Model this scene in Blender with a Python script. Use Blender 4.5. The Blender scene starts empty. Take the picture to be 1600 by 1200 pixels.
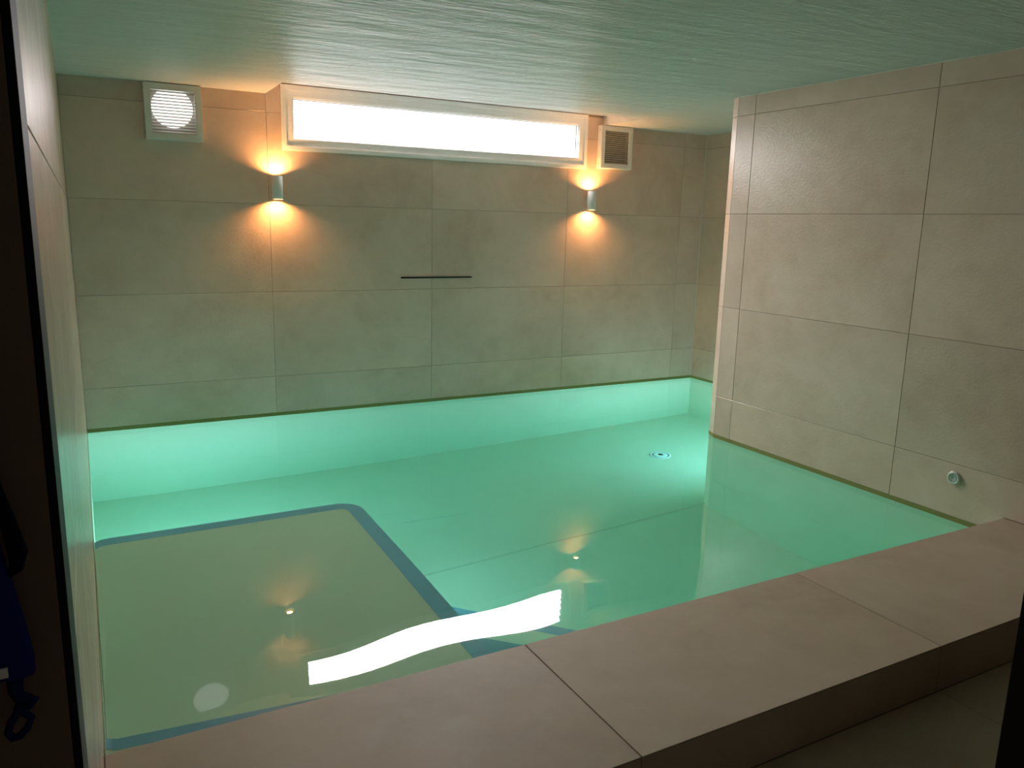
import bpy, bmesh, math, random
from mathutils import Vector, Matrix
S = bpy.context.scene
C = S.collection
PI = math.pi
random.seed(7)

# ------------------------------------------------------------------ camera
def cam_axes(yaw, pitch, roll):
    f = Vector((math.sin(yaw)*math.cos(pitch), math.cos(yaw)*math.cos(pitch), math.sin(pitch)))
    r0 = Vector((math.cos(yaw), -math.sin(yaw), 0)); u0 = r0.cross(f)
    r = r0*math.cos(roll) + u0*math.sin(roll)
    return r, r.cross(f), f
r, u, f = cam_axes(0.5003, -0.2008, 0.0236)
cd = bpy.data.cameras.new('camera'); cam = bpy.data.objects.new('camera', cd); C.objects.link(cam)
cam.matrix_world = Matrix(((r.x, u.x, -f.x, 0.0383), (r.y, u.y, -f.y, -5.6568), (r.z, u.z, -f.z, 1.4008), (0, 0, 0, 1)))
cd.sensor_width = 36.0; cd.lens = 36.0*1233.96/1600; cd.clip_start = 0.01
S.camera = cam

# ------------------------------------------------------------------ world, exposure, lights
w = bpy.data.worlds.new('world'); S.world = w; w.use_nodes = True
w.node_tree.nodes['Background'].inputs[0].default_value = (1.0, 0.9, 0.8, 1)
w.node_tree.nodes['Background'].inputs[1].default_value = 0.04
S.view_settings.view_transform = 'Standard'; S.view_settings.look = 'None'
S.view_settings.gamma = 1.0; S.view_settings.use_curve_mapping = False
S.view_settings.exposure = 0.7
WINDOW_GLOW = 0.7
DUCT_GLOW = 0.9
LAMP_GLOW = 720.0
POOL_WATTS = (13.6, 14.2, 4.0)
POOL_COLOR = (0.46, 0.71, 0.85)
DAY_RADIANCE = 17.0              # daylight falling in from above through the basement window, in thin slanting strips along the pane
STRIPS, TILT = 6, math.radians(42)
for k in range(STRIPS):
    ld = bpy.data.lights.new('window_daylight', 'AREA'); ld.shape = 'RECTANGLE'
    ld.size = 2.29; ld.size_y = 0.0375; ld.spread = math.radians(119)
    ld.color = (1.0, 0.94, 0.95); ld.energy = DAY_RADIANCE*PI*ld.size*ld.size_y
    lo = bpy.data.objects.new('window_daylight', ld); C.objects.link(lo)
    lo.location = (2.542, 0.016, 1.947+0.237*(k+.5)/STRIPS); lo.rotation_euler = (TILT-PI/2, 0, 0)
cy = S.cycles
cy.max_bounces = 14; cy.diffuse_bounces = 7; cy.glossy_bounces = 5; cy.transmission_bounces = 8
cy.caustics_reflective = True; cy.caustics_refractive = True; cy.blur_glossy = 0.3
cy.sample_clamp_indirect = 4.0; cy.use_denoising = True

# ------------------------------------------------------------------ dimensions (metres, water level at z = 0)
H = 2.2095                       # ceiling
Z = [0.2916, 0.8916, 1.4916, 2.0916]   # horizontal joints
TB = 0.028                       # lower edge of the wall tiles
XW, XR = 3.75, 5.06              # right wall, recess wall
QX, QY, PX, PY = 3.75, -1.745, 3.785, -1.665   # slanted corner of the right wall
YL, YO, ZL, ZF = -3.69, -4.29, 0.103, -0.062   # ledge and outer floor
ZB = -1.40                       # pool floor
YD0, YD1 = -4.85, -4.95          # front wall
J = [0.0, 1.2077, 2.4077, 3.6077, 4.8077, XR]
T = 0.003
GAP = 0.0012

# ------------------------------------------------------------------ materials
def mat(name):
    m = bpy.data.materials.new(name); m.use_nodes = True
    nt = m.node_tree; b = nt.nodes['Principled BSDF']
    return m, nt, b
def simple(name, col, rough=0.5, metal=0.0, spec=0.5):
    m, nt, b = mat(name)
    b.inputs['Base Color'].default_value = (*col, 1); b.inputs['Roughness'].default_value = rough
    b.inputs['Metallic'].default_value = metal; b.inputs['Specular IOR Level'].default_value = spec
    # faint procedural mottling
    n = nt.nodes.new('ShaderNodeTexNoise'); n.inputs['Scale'].default_value = 18
    tc = nt.nodes.new('ShaderNodeTexCoord'); nt.links.new(tc.outputs['Object'], n.inputs['Vector'])
    mx = nt.nodes.new('ShaderNodeMix'); mx.data_type = 'RGBA'
    mx.inputs[6].default_value = (*[c*0.94 for c in col], 1); mx.inputs[7].default_value = (*[min(1, c*1.05) for c in col], 1)
    nt.links.new(n.outputs['Fac'], mx.inputs[0]); nt.links.new(mx.outputs[2], b.inputs['Base Color'])
    return m
def emit(name, col, strength, base=(0.8, 0.8, 0.8)):
    m, nt, b = mat(name)
    b.inputs['Base Color'].default_value = (*base, 1); b.inputs['Roughness'].default_value = 0.4
    b.inputs['Emission Color'].default_value = (*col, 1); b.inputs['Emission Strength'].default_value = strength
    return m
def tile_material(name, c0, c1, c2, rough=(0.19, 0.29), bump=0.22):
    m, nt, b = mat(name); N, L = nt.nodes, nt.links
    tc = N.new('ShaderNodeTexCoord'); oi = N.new('ShaderNodeObjectInfo')
    mul = N.new('ShaderNodeVectorMath'); mul.operation = 'SCALE'; mul.inputs['Scale'].default_value = 37.0
    cmb = N.new('ShaderNodeCombineXYZ')
    for i in range(3): L.new(oi.outputs['Random'], cmb.inputs[i])
    L.new(cmb.outputs[0], mul.inputs[0])
    add = N.new('ShaderNodeVectorMath'); add.operation = 'ADD'
    L.new(tc.outputs['Object'], add.inputs[0]); L.new(mul.outputs[0], add.inputs[1])
    def noise(scale, detail, rough_, dist=0.0):
        n = N.new('ShaderNodeTexNoise'); n.inputs['Scale'].default_value = scale
        n.inputs['Detail'].default_value = detail; n.inputs['Roughness'].default_value = rough_
        n.inputs['Distortion'].default_value = dist; L.new(add.outputs[0], n.inputs['Vector']); return n
    big = noise(1.7, 5, 0.62, 0.4); mid = noise(9, 6, 0.65); fine = noise(320, 3, 0.6)
    ramp = N.new('ShaderNodeValToRGB'); e = ramp.color_ramp.elements
    e[0].position = 0.33; e[0].color = (*c0, 1); e[1].position = 0.68; e[1].color = (*c2, 1)
    k = e.new(0.5); k.color = (*c1, 1)
    mixf = N.new('ShaderNodeMix'); mixf.inputs[0].default_value = 0.28
    L.new(big.outputs['Fac'], mixf.inputs[2]); L.new(mid.outputs['Fac'], mixf.inputs[3])
    L.new(mixf.outputs[0], ramp.inputs[0])
    # each slab a shade of its own
    hsv = N.new('ShaderNodeHueSaturation'); mr = N.new('ShaderNodeMapRange')
    mr.inputs['To Min'].default_value = 0.94; mr.inputs['To Max'].default_value = 1.06
    L.new(oi.outputs['Random'], mr.inputs['Value']); L.new(mr.outputs[0], hsv.inputs['Value'])
    L.new(ramp.outputs[0], hsv.inputs['Color']); L.new(hsv.outputs[0], b.inputs['Base Color'])
    rr = N.new('ShaderNodeMapRange'); rr.inputs['To Min'].default_value = rough[0]; rr.inputs['To Max'].default_value = rough[1]
    L.new(mid.outputs['Fac'], rr.inputs['Value']); L.new(rr.outputs[0], b.inputs['Roughness'])
    bp = N.new('ShaderNodeBump'); bp.inputs['Strength'].default_value = bump; bp.inputs['Distance'].default_value = 0.004
    sm = N.new('ShaderNodeMath'); sm.operation = 'MULTIPLY_ADD'; sm.inputs[1].default_value = 0.25
    md2 = noise(75, 2, 0.5)
    L.new(fine.outputs['Fac'], sm.inputs[0]); L.new(md2.outputs['Fac'], sm.inputs[2])
    L.new(sm.outputs[0], bp.inputs['Height']); L.new(bp.outputs[0], b.inputs['Normal'])
    return m
M = {}
M['tile'] = tile_material('taupe_stone_tile', (0.53, 0.38, 0.295), (0.62, 0.46, 0.365), (0.69, 0.53, 0.435))
M['ledge_tile'] = tile_material('taupe_stone_ledge_tile', (0.38, 0.295, 0.205), (0.455, 0.365, 0.26), (0.52, 0.43, 0.325), rough=(0.5, 0.68), bump=0.06)
M['grout'] = simple('grout', (0.33, 0.265, 0.205), 0.9, spec=0.1)
M['grout_light'] = simple('light_sealant', (0.62, 0.6, 0.52), 0.6)
M['white'] = simple('white_pvc', (0.9, 0.87, 0.85), 0.38)
M['white_metal'] = simple('white_lacquer', (0.72, 0.73, 0.72), 0.35)
M['grille'] = simple('white_grille_plastic', (0.7, 0.7, 0.66), 0.42)
M['slat'] = simple('aged_slat_plastic', (0.5, 0.45, 0.39), 0.5)
M['dark'] = simple('dark_cavity', (0.03, 0.028, 0.026), 0.8)
M['gasket'] = simple('grey_gasket', (0.09, 0.09, 0.11), 0.6)
M['black'] = simple('black_frame', (0.0035, 0.0035, 0.004), 0.6, spec=0.2)
M['brown'] = simple('dark_brown_panel', (0.19, 0.135, 0.10), 0.7, spec=0.2)
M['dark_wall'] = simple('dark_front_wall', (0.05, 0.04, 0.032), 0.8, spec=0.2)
M['steel'] = simple('brushed_steel', (0.55, 0.54, 0.52), 0.3, 1.0)
M['blue_cloth'] = simple('navy_cloth', (0.012, 0.02, 0.16), 0.9, spec=0.1)
M['blue_cord'] = simple('dark_blue_cord', (0.01, 0.02, 0.09), 0.9, spec=0.1)
M['black_cloth'] = simple('black_strap', (0.006, 0.006, 0.01), 0.9, spec=0.1)
M['button'] = simple('white_button_plastic', (0.62, 0.66, 0.6), 0.35)
M['button_ring'] = simple('grey_button_plastic', (0.4, 0.47, 0.43), 0.4)
M['pane'] = emit('daylit_frosted_glass', (1.0, 0.97, 0.95), WINDOW_GLOW)
M['duct'] = emit('daylit_duct', (1.0, 0.94, 0.98), DUCT_GLOW)
M['bulb'] = emit('warm_lamp_lens', (1.0, 0.45, 0.14), LAMP_GLOW)
M['pool_lens'] = emit('pool_light_lens', POOL_COLOR, 0.4)

def liner_material(name, col, var=0.05):
    m, nt, b = mat(name); N, L = nt.nodes, nt.links
    tc = N.new('ShaderNodeTexCoord'); n = N.new('ShaderNodeTexNoise'); n.inputs['Scale'].default_value = 2.2
    n.inputs['Detail'].default_value = 6; L.new(tc.outputs['Object'], n.inputs['Vector'])
    mx = N.new('ShaderNodeMix'); mx.data_type = 'RGBA'
    mx.inputs[6].default_value = (*[c*(1-var) for c in col], 1); mx.inputs[7].default_value = (*[min(1, c*(1+var)) for c in col], 1)
    L.new(n.outputs['Fac'], mx.inputs[0]); L.new(mx.outputs[2], b.inputs['Base Color'])
    b.inputs['Roughness'].default_value = 0.7; b.inputs['Specular IOR Level'].default_value = 0.1
    return m
M['liner'] = liner_material('sand_pool_liner', (0.70, 0.72, 0.55))
M['seam'] = liner_material('liner_weld_seam', (0.63, 0.64, 0.49))
M['gap_shade'] = liner_material('olive_gap_shade', (0.25, 0.24, 0.09))  # olive liner tone darkened to stand in for shade under the tiles
M['stripe'] = liner_material('blue_edge_stripe', (0.24, 0.45, 0.58), 0.12)

def ceiling_material():
    m, nt, b = mat('satin_ceiling_paint'); N, L = nt.nodes, nt.links
    tc = N.new('ShaderNodeTexCoord'); mp = N.new('ShaderNodeMapping'); mp.inputs['Scale'].default_value = (0.8, 3.6, 1.0)
    mp.inputs['Rotation'].default_value = (0, 0, 0.12)
    L.new(tc.outputs['Object'], mp.inputs[0])
    n1 = N.new('ShaderNodeTexNoise'); n1.inputs['Scale'].default_value = 2.6; n1.inputs['Detail'].default_value = 6; n1.inputs['Roughness'].default_value = 0.6
    n2 = N.new('ShaderNodeTexNoise'); n2.inputs['Scale'].default_value = 14; n2.inputs['Detail'].default_value = 3
    L.new(mp.outputs[0], n1.inputs['Vector']); L.new(mp.outputs[0], n2.inputs['Vector'])
    mx = N.new('ShaderNodeMix'); mx.data_type = 'RGBA'
    mx.inputs[6].default_value = (0.60, 0.575, 0.56, 1); mx.inputs[7].default_value = (0.68, 0.655, 0.64, 1)
    L.new(n1.outputs['Fac'], mx.inputs[0]); L.new(mx.outputs[2], b.inputs['Base Color'])
    b.inputs['Roughness'].default_value = 0.5; b.inputs['Specular IOR Level'].default_value = 0.12
    ad = N.new('ShaderNodeMath'); ad.operation = 'MULTIPLY_ADD'; ad.inputs[1].default_value = 0.22
    L.new(n2.outputs['Fac'], ad.inputs[0]); L.new(n1.outputs['Fac'], ad.inputs[2])
    bp = N.new('ShaderNodeBump'); bp.inputs['Strength'].default_value = 0.75; bp.inputs['Distance'].default_value = 0.02
    L.new(ad.outputs[0], bp.inputs['Height']); L.new(bp.outputs[0], b.inputs['Normal'])
    return m
M['ceiling'] = ceiling_material()

def water_material():
    m = bpy.data.materials.new('clear_pool_water'); m.use_nodes = True
    nt = m.node_tree; N, L = nt.nodes, nt.links
    N.remove(N['Principled BSDF'])
    g = N.new('ShaderNodeBsdfGlass'); g.inputs['IOR'].default_value = 1.333; g.inputs['Roughness'].default_value = 0.0
    g.inputs['Color'].default_value = (1, 1, 1, 1)
    va = N.new('ShaderNodeVolumeAbsorption'); va.inputs['Color'].default_value = (0.28, 0.96, 0.92, 1); va.inputs['Density'].default_value = 0.38
    out = N['Material Output']
    L.new(g.outputs[0], out.inputs['Surface']); L.new(va.outputs[0], out.inputs['Volume'])
    return m
M['water'] = water_material()

# ------------------------------------------------------------------ helpers
def link(o, parent=None):
    C.objects.link(o)
    if parent: o.parent = parent
    return o
def mesh_obj(name, verts, faces, m, parent=None, smooth=False):
    me = bpy.data.meshes.new(name); me.from_pydata(verts, [], faces); me.update()
    if smooth:
        for p in me.polygons: p.use_smooth = True
    me.materials.append(M[m] if isinstance(m, str) else m)
    return link(bpy.data.objects.new(name, me), parent)
def bm_obj(name, bm, m, parent=None, smooth=False, loc=None):
    me = bpy.data.meshes.new(name); bm.normal_update(); bm.to_mesh(me); bm.free()
    if smooth:
        for p in me.polygons: p.use_smooth = True
    me.materials.append(M[m])
    o = bpy.data.objects.new(name, me)
    if loc: o.location = loc
    return link(o, parent)
def box(bm, x0, x1, y0, y1, z0, z1, bev=0.0):
    g = bmesh.ops.create_cube(bm, size=1.0)
    for v in g['verts']:
        v.co = Vector(((x0+x1)/2 + v.co.x*(x1-x0), (y0+y1)/2 + v.co.y*(y1-y0), (z0+z1)/2 + v.co.z*(z1-z0)))
    if bev:
        es = list({e for v in g['verts'] for e in v.link_edges})
        bmesh.ops.bevel(bm, geom=es, offset=bev, segments=2, affect='EDGES', profile=0.5)
def boxes(name, lst, m, parent=None, bev=0.0):
    bm = bmesh.new()
    for b in lst: box(bm, *b, bev=bev)
    return bm_obj(name, bm, m, parent)
def prism(bm, poly, z0, z1):
    vb = [bm.verts.new((x, y, z0)) for x, y in poly]; vt = [bm.verts.new((x, y, z1)) for x, y in poly]
    bm.faces.new(vb[::-1]); bm.faces.new(vt)
    n = len(poly)
    for i in range(n): bm.faces.new((vb[i], vb[(i+1) % n], vt[(i+1) % n], vt[i]))
def lathe(bm, prof, seg=40, axis='Z', closed=False):
    """prof: list of (radius, height); radius 0 makes a pole"""
    rings = []
    for rad, h in prof:
        if rad < 1e-6: rings.append([bm.verts.new((0, 0, h))]); continue
        rings.append([bm.verts.new((rad*math.cos(2*PI*i/seg), rad*math.sin(2*PI*i/seg), h)) for i in range(seg)])
    pairs = list(zip(rings[:-1], rings[1:]))
    if closed: pairs.append((rings[-1], rings[0]))
    for a, b in pairs:
        for i in range(seg):
            j = (i+1) % seg
            if len(a) == 1 and len(b) == 1: continue
            if len(a) == 1: bm.faces.new((a[0], b[i], b[j]))
            elif len(b) == 1: bm.faces.new((a[i], a[j], b[0]))
            else: bm.faces.new((a[i], a[j], b[j], b[i]))
    bmesh.ops.recalc_face_normals(bm, faces=bm.faces)
def tube(bm, pts, rad, seg=10):
    pts = [Vector(p) for p in pts]; rings = []
    for i, p in enumerate(pts):
        t = (pts[min(i+1, len(pts)-1)] - pts[max(i-1, 0)]).normalized()
        a = t.cross(Vector((0.3, 1, 0.2))).normalized(); b = t.cross(a)
        rr = rad[i] if isinstance(rad, (list, tuple)) else rad
        rings.append([bm.verts.new(p + (a*math.cos(2*PI*k/seg) + b*math.sin(2*PI*k/seg))*rr) for k in range(seg)])
    for a, b in zip(rings[:-1], rings[1:]):
        for k in range(seg): bm.faces.new((a[k], a[(k+1) % seg], b[(k+1) % seg], b[k]))
    bm.faces.new(rings[0][::-1]); bm.faces.new(rings[-1])
def tag(o, label=None, cat=None, group=None, kind=None):
    if label: o['label'] = label
    if cat: o['category'] = cat
    if group: o['group'] = group
    if kind: o['kind'] = kind
    return o
def struct(o, label, cat): return tag(o, label, cat, kind='structure')
def empty(name, loc, rot=(0, 0, 0)):
    o = bpy.data.objects.new(name, None); o.location = loc; o.rotation_euler = rot; o.empty_display_size = 0.1
    return link(o)

# one stone slab: outline in its own plane, proud of the wall, edges eased; alike slabs share a mesh
_cache = {}
def slab_mesh(poly, m):
    key = (m, tuple((round(x, 4), round(y, 4)) for x, y in poly))
    if key in _cache: return _cache[key]
    bm = bmesh.new()
    vs = [bm.verts.new((x, y, -T)) for x, y in poly]
    fc = bm.faces.new(vs)
    ex = bmesh.ops.extrude_face_region(bm, geom=[fc])
    top = [v for v in ex['geom'] if isinstance(v, bmesh.types.BMVert)]
    for v in top: v.co.z = 0.0
    es = [e for e in bm.edges if all(abs(v.co.z) < 1e-6 for v in e.verts)]
    bmesh.ops.bevel(bm, geom=es, offset=0.0012, segments=1, affect='EDGES')
    bmesh.ops.recalc_face_normals(bm, faces=bm.faces)
    me = bpy.data.meshes.new('tile'); bm.to_mesh(me); bm.free(); me.materials.append(M[m])
    _cache[key] = me
    return me
def put_tile(parent, poly, origin, rot, m='tile', name='tile'):
    """poly: outline (u, v) in wall coordinates; origin/rot map u, v to the room"""
    cx = sum(p[0] for p in poly)/len(poly); cyy = sum(p[1] for p in poly)/len(poly)
    o = bpy.data.objects.new(name, slab_mesh([(x-cx, y-cyy) for x, y in poly], m))
    R = Matrix.Rotation(rot[2], 4, 'Z') @ Matrix.Rotation(rot[0], 4, 'X')
    o.location = Vector(origin) + R @ Vector((cx, cyy, 0)); o.rotation_euler = rot
    return link(o, parent)
def rect(u0, u1, v0, v1, g=GAP): return [(u0+g, v0+g), (u1-g, v0+g), (u1-g, v1-g), (u0+g, v1-g)]
BACK, RIGHT, LEFT, FARFACE, FLAT = (PI/2, 0, 0), (PI/2, 0, -PI/2), (PI/2, 0, PI/2), (PI/2, 0, PI), (0, 0, 0)

# ------------------------------------------------------------------ structure: walls
WX0, WX1, WZ0, WZ1 = 1.306, 3.778, 1.852, 2.279      # window outer frame
NX0, NX1, NY, NZ = 1.2077, 3.935, -0.50, 2.292        # splayed recess in the ceiling above the window
wall_back = boxes('wall_back', [(-0.12, WX0+.03, T, 0.22, -0.02, 2.42), (WX1-.03, 5.3, T, 0.22, -0.02, 2.42),
                                (WX0+.03, WX1-.03, T, 0.22, -0.02, WZ0+.03), (WX0+.03, WX1-.03, T, 0.22, WZ1-.03, 2.42)], 'grout')
struct(wall_back, 'back wall clad in large taupe stone tiles, with the long window', 'wall')
rows = [TB-GAP] + Z + [H+GAP]
for i in range(5):
    a, b = J[i], J[i+1]
    for k in range(5):
        z0, z1 = rows[k], rows[k+1]
        g = GAP
        if k == 3 and i == 1: poly = [(a+g, z0+g), (b-g, z0+g), (b-g, WZ0-g), (WX0-g, WZ0-g), (WX0-g, z1-g), (a+g, z1-g)]
        elif k == 3 and i == 2: poly = rect(a, b, z0, WZ0)
        elif k == 3 and i == 3: poly = [(a+g, z0+g), (b-g, z0+g), (b-g, z1-g), (WX1+g, z1-g), (WX1+g, WZ0-g), (a+g, WZ0-g)]
        elif k == 4 and i == 1: poly = rect(a, WX0, z0, 2.268)
        elif k == 4 and i == 2: continue
        elif k == 4 and i == 3: poly = [(WX1+g, z0+g), (b-g, z0+g), (b-g, z1-g), (NX1, z1-g), (NX1, 2.268-g), (WX1+g, 2.268-g)]
        else: poly = rect(a, b, z0, z1)
        put_tile(wall_back, poly, (0, 0, 0), BACK)
put_tile(wall_back, rect(NX0, NX1, 2.283, 2.32), (0, 0, 0), BACK)

wall_left = boxes('wall_left', [(-0.2, -T, YD0, 0.0, -0.02, 2.42)], 'grout')
struct(wall_left, 'left wall of large taupe tiles running along the pool', 'wall')
ye = [0.0, -1.2, -2.4, -3.6, YD0]
for i in range(4):
    for k in range(5):
        v0 = rows[k]
        if k == 0 and i == 3: v0 = ZL
        put_tile(wall_left, rect(ye[i+1], ye[i], v0, rows[k+1], 0.0012), (0, 0, 0), LEFT)

bm = bmesh.new()
prism(bm, [(XW+T, QY-.006), (PX+T, PY-T), (5.3, PY-T), (5.3, YD0), (XW+T, YD0)], -0.02, 2.42)
wall_right = bm_obj('wall_right', bm, 'grout')
struct(wall_right, 'right wall block of large taupe tiles standing in the pool', 'wall')
K = [QY, -1.8944, -3.0944, -4.2944, YD0]
for i in range(4):
    for k in range(5):
        v0, v1 = rows[k], rows[k+1]
        u0, u1 = -K[i], -K[i+1]
        if i == 2 and k == 0:      # the slab that is cut around the ledge
            g = GAP
            poly = [(u0+g, v0+g), (-YL-g, v0+g), (-YL-g, ZL+g), (u1-g, ZL+g), (u1-g, v1-g), (u0+g, v1-g)]
        else:
            if i == 3 and k == 0: v0 = ZF
            poly = rect(u0, u1, v0, v1)
        put_tile(wall_right, poly, (XW, 0, 0), RIGHT)
ang = math.atan2(QY-PY, QX-PX); sl = math.hypot(QY-PY, QX-PX)
for k in range(5): put_tile(wall_right, rect(0, sl, rows[k], rows[k+1], 0.001), (PX, PY, 0), (PI/2, 0, ang), name='corner_tile')
for k in range(5): put_tile(wall_right, rect(-XR, -PX, rows[k], rows[k+1]), (0, PY, 0), FARFACE)

wall_recess = boxes('wall_recess', [(XR+T, 5.3, PY, 0.0, -0.02, 2.42)], 'grout')
struct(wall_recess, 'narrow tiled wall of the recess behind the right block', 'wall')
for u0, u1 in ((0.0, 1.2), (1.2, -PY)):
    for k in range(5): put_tile(wall_recess, rect(u0, u1, rows[k], rows[k+1]), (XR, 0, 0), RIGHT)

# ceiling with the splayed recess over the window
x0, x1, y0, y1, zt = -0.6, 5.3, -6.8, 0.02, 2.46
V = [(x0, y0, H), (x1, y0, H), (x1, NY, H), (NX1, NY, H), (NX0, NY, H), (x0, NY, H),
     (x0, y1, H), (NX0, y1, H), (NX1, y1, H), (x1, y1, H), (NX0, y1, NZ), (NX1, y1, NZ),
     (x0, y0, zt), (x1, y0, zt), (x1, y1, zt), (x0, y1, zt)]
Fc = [(0, 5, 4, 3, 2, 1), (5, 6, 7, 4), (3, 8, 9, 2), (4, 10, 11, 3), (4, 7, 10), (3, 11, 8),
      (12, 13, 14, 15), (0, 1, 13, 12), (1, 2, 9, 14, 13), (0, 12, 15, 6, 5), (6, 15, 14, 9, 8, 11, 10, 7)]
ceiling = struct(mesh_obj('ceiling', V, Fc, 'ceiling'), 'pale satin painted ceiling with a splayed recess over the window', 'ceiling')
# sealant lines under the ceiling
struct(boxes('trim_1', [(XW-.004, XW+.004, YD0, QY, H-.005, H-.0005)], 'grout_light'), 'pale sealant line where the right wall meets the ceiling', 'trim')
struct(boxes('trim_2', [(-.002, .004, YD0, -.002, H-.005, H-.0005)], 'grout_light'), 'pale sealant line where the left wall meets the ceiling', 'trim')

struct(boxes('trim_3', [(XR-.004, XR+.001, -.004, .001, TB, H-.001)], 'grout_light'), 'pale sealant line in the far right corner of the back wall', 'trim')
# outer floor
floor = boxes('floor', [(-0.5, XW, -6.8, YO, ZF-.1, ZF-T)], 'grout')
struct(floor, 'dark tiled floor in front of the pool ledge', 'floor')
fx = [-0.5, -0.03, 1.19, 2.40, 3.60, XW]; fy = [YO, YO-.6, YO-1.2, YO-1.8, YO-2.4]
for i in range(5):
    for k in range(4): put_tile(floor, rect(fx[i], fx[i+1], fy[k+1], fy[k]), (0, 0, ZF), FLAT, 'ledge_tile')

# ledge in front of the pool
ledge = boxes('pool_ledge', [(0.0, XW, YO+T, YL-T, ZF-.05, ZL-T)], 'grout')
struct(ledge, 'raised taupe tiled ledge along the near side of the pool', 'ledge')
lx = [0.0, 1.1804, 2.3804, XW]
for i in range(3):
    put_tile(ledge, rect(lx[i], lx[i+1], YO-GAP, YL+GAP, 0.0016), (0, 0, ZL), FLAT, 'ledge_tile')
    put_tile(ledge, rect(lx[i], lx[i+1], ZF, ZL-T-.0005), (0, YO, 0), BACK, 'ledge_tile')
    put_tile(ledge, rect(-lx[i+1], -lx[i], TB-.06, ZL-.012), (0, YL, 0), FARFACE, 'ledge_tile')

# front wall with the doorway the view passes through
wall_front = boxes('wall_front', [(1.74, 5.3, YD1, YD0, ZF, 2.42), (-0.5, 1.74, YD1, YD0, 2.10, 2.42)], 'dark_wall')
struct(wall_front, 'dark wall around the doorway', 'wall')
door = empty('door_1', (0, 0, 0)); struct(door, 'black door frame at the edges of the view', 'door frame')
boxes('jamb', [(0.0022, 0.0085, YD1-.0, YD0-.001, ZF, 2.10)], 'black', door, bev=0.0005)
boxes('jamb', [(1.672, 1.739, YD1-.01, YD0-.001, ZF, 2.10)], 'black', door, bev=0.002)
boxes('head', [(0.0085, 1.672, YD1-.01, YD0-.001, 2.04, 2.099)], 'black', door, bev=0.002)
wall_corridor = boxes('wall_corridor', [(-0.6, -0.5, -6.8, YD1-.0005, ZF, H-.001), (-0.5, 0.0018, YD1, YD0-.001, ZF, 2.0995)], 'brown')
struct(wall_corridor, 'dark brown panel wall left of the doorway', 'wall')

# ------------------------------------------------------------------ pool basin
e = 0.002
P = [(e-.003, YL), (XW+e, YL), (XW+e, QY), (PX+e, PY+.003), (XR+e, PY+.003), (XR+e, e), (e-.003, e)]
V = []; Fc = []
n = len(P)
for x, y in P: V.append((x, y, ZB))
for x, y in P: V.append((x, y, TB))
Fc.append(tuple(range(n)))
for i in range(n):
    j = (i+1) % n; Fc.append((i, n+i, n+j, j))
basin = struct(mesh_obj('pool_basin', V, Fc, 'liner'), 'sand coloured pool basin under turquoise lit water', 'pool')

# olive strip along the waterline, shade of the recess put into its dark colour
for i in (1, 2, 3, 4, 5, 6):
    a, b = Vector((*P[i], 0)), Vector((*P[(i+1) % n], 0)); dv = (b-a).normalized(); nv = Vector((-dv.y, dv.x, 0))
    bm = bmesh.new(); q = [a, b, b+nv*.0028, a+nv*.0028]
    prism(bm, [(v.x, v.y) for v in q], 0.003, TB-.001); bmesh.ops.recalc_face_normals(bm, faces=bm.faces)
    bm_obj('waterline_shade', bm, 'gap_shade', basin)
def arc(cx, cyy, rad, a0, a1, seg=10): return [(cx+rad*math.cos(a0+(a1-a0)*i/seg), cyy+rad*math.sin(a0+(a1-a0)*i/seg)) for i in range(seg+1)]
def offset_strip(outer, inner, z0, z1):
    """closed ribbon between two open paths with equal counts"""
    bm = bmesh.new(); n = len(outer)
    a = [bm.verts.new((*p, z1)) for p in outer]; b = [bm.verts.new((*p, z1)) for p in inner]
    c = [bm.verts.new((*p, z0)) for p in outer]; d = [bm.verts.new((*p, z0)) for p in inner]
    for i in range(n-1):
        bm.faces.new((a[i], b[i], b[i+1], a[i+1])); bm.faces.new((c[i], a[i], a[i+1], c[i+1])); bm.faces.new((b[i], d[i], d[i+1], b[i+1]))
    bm.faces.new((a[0], c[0], d[0], b[0])); bm.faces.new((a[-1], b[-1], d[-1], c[-1]))
    bmesh.ops.recalc_face_normals(bm, faces=bm.faces)
    return bm
ZS, SX, SY = -0.35, 1.285, -1.605
outer = [(0.001, SY-.03), (0.03, SY-.006), (0.07, SY)] + [p for p in arc(SX-.13, SY-.13, .13, PI/2, 0)] + [(SX, YL+.001)]
d_ = 0.078
inner = [(0.001, SY-.03-d_), (0.03, SY-.006-d_), (0.07, SY-d_)] + [p for p in arc(SX-.13, SY-.13, .13-d_, PI/2, 0)] + [(SX-d_, YL+.001)]
bm = bmesh.new(); prism(bm, ([(0.001, YL+.001)] + outer)[::-1], ZB+.001, ZS)
bmesh.ops.recalc_face_normals(bm, faces=bm.faces)
shelf = bm_obj('shelf', bm, 'liner', basin); shelf['label'] = 'shallow olive shelf with a rounded corner and blue edge stripe'
ob = [(x+(0.0015 if x > .1 else 0), y+.0015) for x, y in outer]
bm_obj('edge_stripe', offset_strip(ob, inner, ZS-.03, ZS+.002), 'stripe', shelf)
# upper step along the ledge
UZ, UY = -0.12, -3.385
uo = [(0.001, UY+.02), (0.03, UY+.004), (0.07, UY), (SX-.002, UY-.125)]
ui = [(x, y-.05) for x, y in uo]
bm = bmesh.new(); prism(bm, [(0.001, YL+.002), (SX-.002, YL+.002)] + uo[::-1], ZS+.0005, UZ); bmesh.ops.recalc_face_normals(bm, faces=bm.faces)
ust = bm_obj('entry_step', bm, 'liner', basin)
bm_obj('edge_stripe', offset_strip([(x, y+.0015) for x, y in uo], ui, UZ-.02, UZ+.002), 'stripe', ust)
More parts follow.
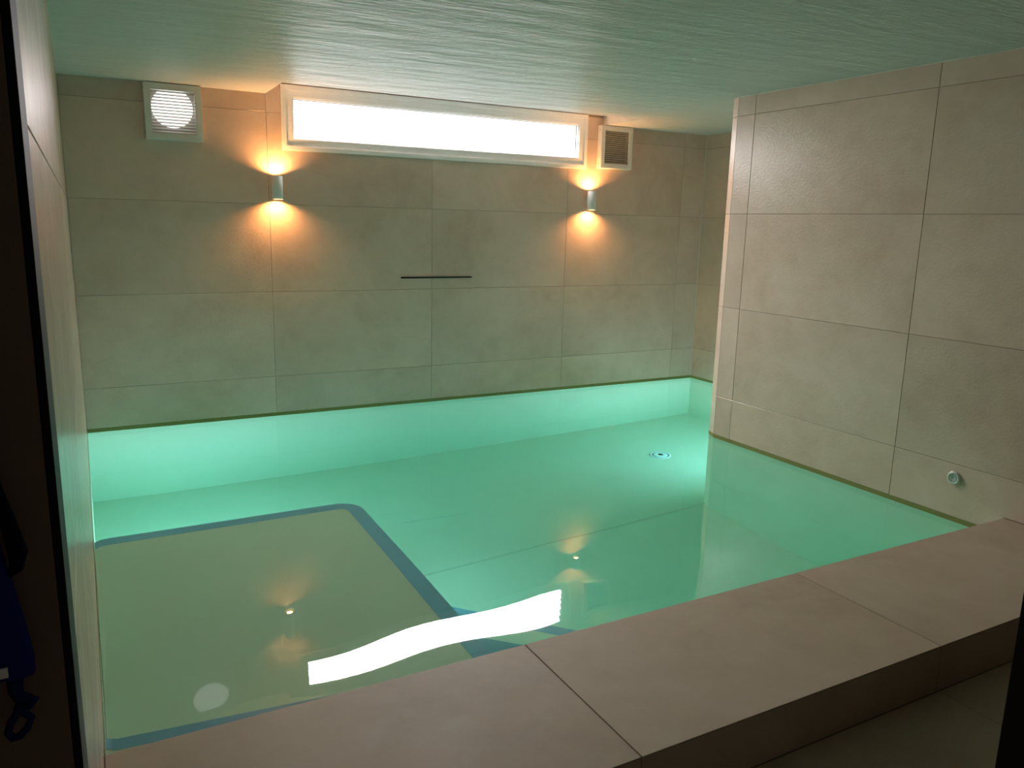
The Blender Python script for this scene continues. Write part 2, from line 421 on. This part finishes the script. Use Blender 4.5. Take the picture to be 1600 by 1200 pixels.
# three corner steps cut on the diagonal
for zs, leg in ((-1.02, 1.585), (-0.80, 1.06), (-0.575, 0.76)):
    a = (SX+.002, YL+leg); b = (SX+.002+leg, YL+.001); c = (SX+.002, YL+.001)
    bm = bmesh.new(); prism(bm, [c, b, a], ZB+.001, zs); bmesh.ops.recalc_face_normals(bm, faces=bm.faces)
    st = bm_obj('corner_step', bm, 'liner', basin)
    q = 0.09
    bm_obj('edge_stripe', offset_strip([(a[0], a[1]+.002), (b[0]+.002, b[1])], [(a[0], a[1]-q), (b[0]-q, b[1])], zs-.02, zs+.002), 'stripe', st)

boxes('liner_seam', [(SX+.01, XW-.002, -1.70, -1.688, ZB+.0005, ZB+.0025)], 'seam', basin)
# ------------------------------------------------------------------ water surface with a faint swell
def swell(x, y):
    s = 0.00016*math.sin(9.5*x + 3.0*y + 0.6) + 0.00010*math.sin(-4.2*x + 10.5*y + 2.1)
    s += 0.00007*math.sin(14.0*x - 6.0*y + 1.2) + 0.00018*math.sin(3.4*x + 5.3*y)
    near = 0.25 + 0.75/(1+math.exp((y+2.6)*5.0))
    return s*near*3.0
NXg, NYg = 170, 124
ys = [YL-.006 + (0.006-YL+.006)*j/NYg for j in range(NYg+1)]
V = []; Fc = []; idx = {}
def wv(x, y):
    k = (round(x, 5), round(y, 5))
    if k not in idx: idx[k] = len(V); V.append((x, y, swell(x, y)))
    return idx[k]
xs = [-.006 + (XR+.012)*i/NXg for i in range(NXg+1)]
for j in range(NYg):
    for i in range(NXg):
        xm, ym = (xs[i]+xs[i+1])/2, (ys[j]+ys[j+1])/2
        if xm > XW+.03 and ym < PY-.03: continue
        Fc.append((wv(xs[i], ys[j]), wv(xs[i+1], ys[j]), wv(xs[i+1], ys[j+1]), wv(xs[i], ys[j+1])))
water = mesh_obj('pool_water', V, Fc, 'water', smooth=True)
tag(water, 'clear still turquoise water filling the indoor pool', 'water', kind='stuff')

# ------------------------------------------------------------------ underwater lights (all out of sight: shelf riser, back of the block, and an added third)
def pool_light(loc, rotz, watts, label):
    t = empty('pool_light', loc, (PI/2, 0, rotz)); tag(t, label, 'pool light')
    bm = bmesh.new(); lathe(bm, [(0.085, 0.0), (0.125, 0.0), (0.125, 0.012), (0.115, 0.02), (0.09, 0.022), (0.085, 0.015)], 40, closed=True)
    bm_obj('ring', bm, 'white', t, True)
    bm = bmesh.new(); lathe(bm, [(0.0, 0.006), (0.086, 0.006), (0.086, 0.0), (0.0, 0.0)], 40); bm_obj('lens', bm, 'pool_lens', t)
    ld = bpy.data.lights.new('pool_light_lamp', 'AREA'); ld.shape = 'DISK'; ld.size = 0.16; ld.energy = watts; ld.color = POOL_COLOR
    lo = bpy.data.objects.new('pool_light_lamp', ld); C.objects.link(lo); lo.parent = t
    lo.location = (0, 0, 0.024); lo.rotation_euler = (PI, 0, 0)
    return t
pool_light((0.62, SY+.004, -0.62), PI, POOL_WATTS[0], 'round underwater pool light on the far side of the shelf')
pool_light((4.42, PY+.006, -0.66), PI, POOL_WATTS[1], 'round underwater pool light behind the right wall block')
pool_light((SX+.004, -1.98, -0.78), PI/2, POOL_WATTS[2], 'unseen underwater light added on the right side of the shelf')  # added to brighten the near floor and the right wall under water

# ------------------------------------------------------------------ window
win = empty('window_1', ((WX0+WX1)/2, 0, WZ0)); struct(win, 'long narrow white framed window of bright frosted glass', 'window')
def ring_frame(name, m, parent, ox0, ox1, oz0, oz1, bw, ya, yb, bev=0.003):
    """mitred frame of four bars, y from yb (back) to ya (front)"""
    bm = bmesh.new()
    L0 = parent.location if parent.parent is None else Vector((0, 0, 0))
    o = [(ox0, oz0), (ox1, oz0), (ox1, oz1), (ox0, oz1)]; i_ = [(ox0+bw, oz0+bw), (ox1-bw, oz0+bw), (ox1-bw, oz1-bw), (ox0+bw, oz1-bw)]
    for k in range(4):
        j = (k+1) % 4
        q = [o[k], o[j], i_[j], i_[k]]
        va = [bm.verts.new((x-BASE.x, ya-BASE.y, z-BASE.z)) for x, z in q]; vb = [bm.verts.new((x-BASE.x, yb-BASE.y, z-BASE.z)) for x, z in q]
        bm.faces.new(va); bm.faces.new(vb[::-1])
        for a in range(4): b = (a+1) % 4; bm.faces.new((va[a], vb[a], vb[b], va[b]))
    bmesh.ops.remove_doubles(bm, verts=bm.verts, dist=1e-5)
    bmesh.ops.recalc_face_normals(bm, faces=bm.faces)
    es = [e_ for e_ in bm.edges if all(abs(v.co.y-(ya-BASE.y)) < 1e-5 for v in e_.verts) and e_.calc_face_angle(0) > 0.5]
    if bev: bmesh.ops.bevel(bm, geom=es, offset=bev, segments=2, affect='EDGES')
    return bm_obj(name, bm, m, parent)
BASE = Vector(win.location)
ring_frame('outer_frame', 'white', win, WX0, WX1, WZ0, WZ1, 0.034, -0.014, 0.06)
sash = ring_frame('sash', 'white', win, WX0+.030, WX1-.030, WZ0+.030, WZ1-.030, 0.048, -0.006, 0.05, 0.004)
ring_frame('bead', 'white', sash, WX0+.077, WX1-.077, WZ0+.077, WZ1-.077, 0.010, 0.004, 0.045, 0.002)
ring_frame('gasket', 'gasket', sash, WX0+.084, WX1-.084, WZ0+.084, WZ1-.084, 0.006, 0.028, 0.045, 0)
boxes('pane', [(WX0+.088-BASE.x, WX1-.088-BASE.x, 0.032, 0.044, WZ0+.088-BASE.z, WZ1-.088-BASE.z)], 'pane', sash)

# ------------------------------------------------------------------ ventilation grilles
def grille(xa, xb, za, zb, nslat, tilt, label, lit):
    cx = (xa+xb)/2; cz = (za+zb)/2; t = empty('vent_grille', (cx, 0, cz)); tag(t, label, 'vent grille', 'vent grilles on the back wall')
    hw, hh, dp = (xb-xa)/2, (zb-za)/2, 0.055
    global BASE
    BASE = Vector((0, 0, 0))
    fr = ring_frame('frame', 'grille', t, -hw, hw, -hh, hh, 0.040, -dp, -0.0005, 0.004)
    boxes('backplate', [(-hw+.039, hw-.039, -0.004, -0.0005, -hh+.039, hh-.039)], 'slat' if lit else 'dark', t)
    if lit:
        bm = bmesh.new(); lathe(bm, [(0.0, 0.0), (0.122, 0.0), (0.122, 0.004), (0.0, 0.004)], 48)
        o = bm_obj('duct_opening', bm, 'duct', t); o.rotation_euler = (PI/2, 0, 0); o.location = (-.002, -0.0045, 0.030)
        o['label'] = 'round duct end glowing with daylight'
    span = 2*(hh-.040); st = span/nslat
    bm = bmesh.new(); L_ = hw-.040; th = 0.0011; dd = 0.0085 if lit else 0.010
    box(bm, -L_, L_, -dd, dd, -th, th, bev=0.0006)
    me = None
    for k in range(nslat):
        if me is None:
            o = bm_obj('slat', bm, 'grille' if lit else 'slat', t); me = o.data
        else: o = link(bpy.data.objects.new('slat', me), t)
        o.location = (0, -dp+.014, -hh+.040+st*(k+.5)); o.rotation_euler = (tilt, 0, 0)
    for s in (-1, 1):
        bm = bmesh.new(); lathe(bm, [(0.0, 0.002), (0.004, 0.0015), (0.005, 0.0), (0.0, 0.0)], 12)
        o = bm_obj('screw', bm, 'gasket', t, True, (-hw-.0002, -dp/2, s*(hh-.035))); o.rotation_euler = (0, -PI/2, 0)
    return t
grille(0.461, 0.799, 1.866, 2.206, 14, 0.60, 'white square vent grille with a round glow of daylight behind its slats', True)
grille(3.886, 4.205, 1.866, 2.206, 16, 0.72, 'white square vent grille with dark slats, right of the window', False)

# ------------------------------------------------------------------ wall lamps
def wall_lamp(x, label):
    t = empty('wall_lamp', (x, -0.062, 1.5995)); tag(t, label, 'wall lamp', 'up and down wall lamps below the window')
    h = 0.0765
    bm = bmesh.new(); lathe(bm, [(0.0315, -h), (0.0345, -h), (0.035, -h+.0006), (0.035, h-.0006), (0.0345, h), (0.0315, h)], 48, closed=True)
    bm_obj('shade', bm, 'white_metal', t, True)
    boxes('bracket', [(-.016, .016, 0.031, 0.0615, -.035, .035)], 'white_metal', t, bev=0.003)
    for s in (-1, 1):
        bm = bmesh.new(); lathe(bm, [(0.0, 0.0), (0.0308, 0.0), (0.0308, 0.004), (0.0, 0.004)], 32)
        o = bm_obj('reflector', bm, 'white', t); o.location = (0, 0, s*(h-.020)); o.rotation_euler = (0 if s > 0 else PI, 0, 0)
        bm = bmesh.new(); lathe(bm, [(0.0, 0.003), (0.016, 0.002), (0.021, 0.0), (0.0, 0.0)], 24)
        b = bm_obj('bulb', bm, 'bulb', o); b.location = (0, 0, 0.0042)
        b['label'] = 'warm glowing lamp lens'
    return t
wall_lamp(1.253, 'white cylinder wall lamp glowing up and down at the left end of the window')
wall_lamp(3.808, 'white cylinder wall lamp glowing up and down at the right end of the window')

# ------------------------------------------------------------------ waterfall slot in the back wall
t = empty('waterfall_slot', (2.4505, 0, 0.98)); tag(t, 'thin black horizontal slot bar on the back wall below the window', 'slot')
boxes('body', [(-.295, .295, -.006, -.0003, -.0065, .005)], 'black', t, bev=0.001)
boxes('lip', [(-.295, .295, -.008, -.0003, .0052, .008)], 'steel', t, bev=0.0005)

# ------------------------------------------------------------------ push button on the right wall
t = empty('push_button', (XW-.0003, -3.434, 0.222), (PI/2, 0, -PI/2)); tag(t, 'small round white push button low on the right wall', 'button')
bm = bmesh.new(); lathe(bm, [(0.0205, 0.0), (0.034, 0.0), (0.034, 0.006), (0.030, 0.012), (0.024, 0.014), (0.0205, 0.011)], 40, closed=True)
bm_obj('collar', bm, 'button', t, True)
bm = bmesh.new(); lathe(bm, [(0.0, 0.0), (0.0195, 0.0), (0.0195, 0.008), (0.016, 0.011), (0.011, 0.0105), (0.009, 0.0085), (0.0, 0.008)], 32)
bm_obj('plunger', bm, 'button_ring', t, True)

# ------------------------------------------------------------------ drain in the pool floor
t = empty('floor_drain', (4.08, -0.81, ZB+.0005)); tag(t, 'round white drain cover in the pool floor near the block', 'drain')
bm = bmesh.new(); lathe(bm, [(0.068, 0.0), (0.088, 0.0), (0.086, 0.006), (0.072, 0.010), (0.068, 0.008)], 40, closed=True); bm_obj('rim', bm, 'white', t, True)
bm = bmesh.new(); lathe(bm, [(0.0, 0.0), (0.0605, 0.0), (0.0605, 0.008), (0.05, 0.016), (0.022, 0.02), (0.020, 0.012), (0.0, 0.012)], 40); bm_obj('cover', bm, 'white', t, True)
bm = bmesh.new(); lathe(bm, [(0.0, 0.0122), (0.0195, 0.0122), (0.0195, 0.019), (0.0, 0.0195)], 20); bm_obj('centre_screw', bm, 'dark', t)
bm = bmesh.new(); lathe(bm, [(0.0608, 0.0005), (0.0677, 0.0005), (0.0677, 0.003), (0.0608, 0.003)], 40, closed=True); bm_obj('groove', bm, 'dark', t)

# ------------------------------------------------------------------ blue cloth bag hanging in the corridor
t = empty('cloth_bag', (-0.09, YD1-.0205, 1.03)); tag(t, 'dark blue cloth bag with a cord loop hanging left of the doorway', 'bag')
bm = bmesh.new()
# height, right edge x, left edge x, half depth
secs = [(1.46, -.082, -.104, .004), (1.32, -.058, -.125, .010), (1.22, -.042, -.14, .014), (1.146, -.031, -.152, .017), (1.087, -.021, -.158, .0185), (1.052, -.0168, -.16, .019),
        (1.038, -.0175, -.158, .017), (1.034, -.024, -.15, .010)]
rings = []
for z, xr, xl, hd in secs:
    ring = []
    for k in range(36):
        a = 2*PI*k/36; rip = 1+0.05*math.sin(7*a+z*25)
        x = (xr+xl)/2 + (xr-xl)/2*math.cos(a)
        lift = 0.030*max(0.0, (-.02-x)/.13) if z < 1.06 else 0.0     # the hem rises to the left
        ring.append(bm.verts.new((x+.09, hd*math.sin(a)*rip, z-1.03+lift)))
    rings.append(ring)
for a, b in zip(rings[:-1], rings[1:]):
    for k in range(36): bm.faces.new((a[k], a[(k+1) % 36], b[(k+1) % 36], b[k]))
bm.faces.new(rings[0]); bm.faces.new(rings[-1][::-1]); bmesh.ops.recalc_face_normals(bm, faces=bm.faces)
bm_obj('body', bm, 'blue_cloth', t, True)
bm = bmesh.new(); tube(bm, [(.050, .0, .26), (.060, -.002, .165), (.0665, -.003, .130), (.0695, -.003, .112), (.067, -.002, .099), (.060, .0, .092)], [.003, .004, .006, .007, .005, .002]); bm_obj('strap', bm, 'black_cloth', t, True)
bm = bmesh.new()
tube(bm, [(.058, 0, .012), (.058, -.002, -.002), (.060, -.003, -.009), (.066, -.003, -.0125), (.0705, -.003, -.0135), (.066, -.003, -.018), (.060, -.002, -.022),
          (.0665, -.002, -.030), (.063, -.002, -.0385), (.0575, -.002, -.044), (.0525, -.002, -.0445), (.0495, -.002, -.039), (.052, -.002, -.031), (.057, -.002, -.024), (.060, -.002, -.015)],
     [.0065, .006, .005, .004, .003, .004, .0038, .003, .003, .0032, .0032, .003, .003, .0034, .0034], 8)
bm_obj('cord_loop', bm, 'blue_cord', t, True)
boxes('tag', [(.049, .056, -.0195, -.0175, .018, .026)], 'white', t)
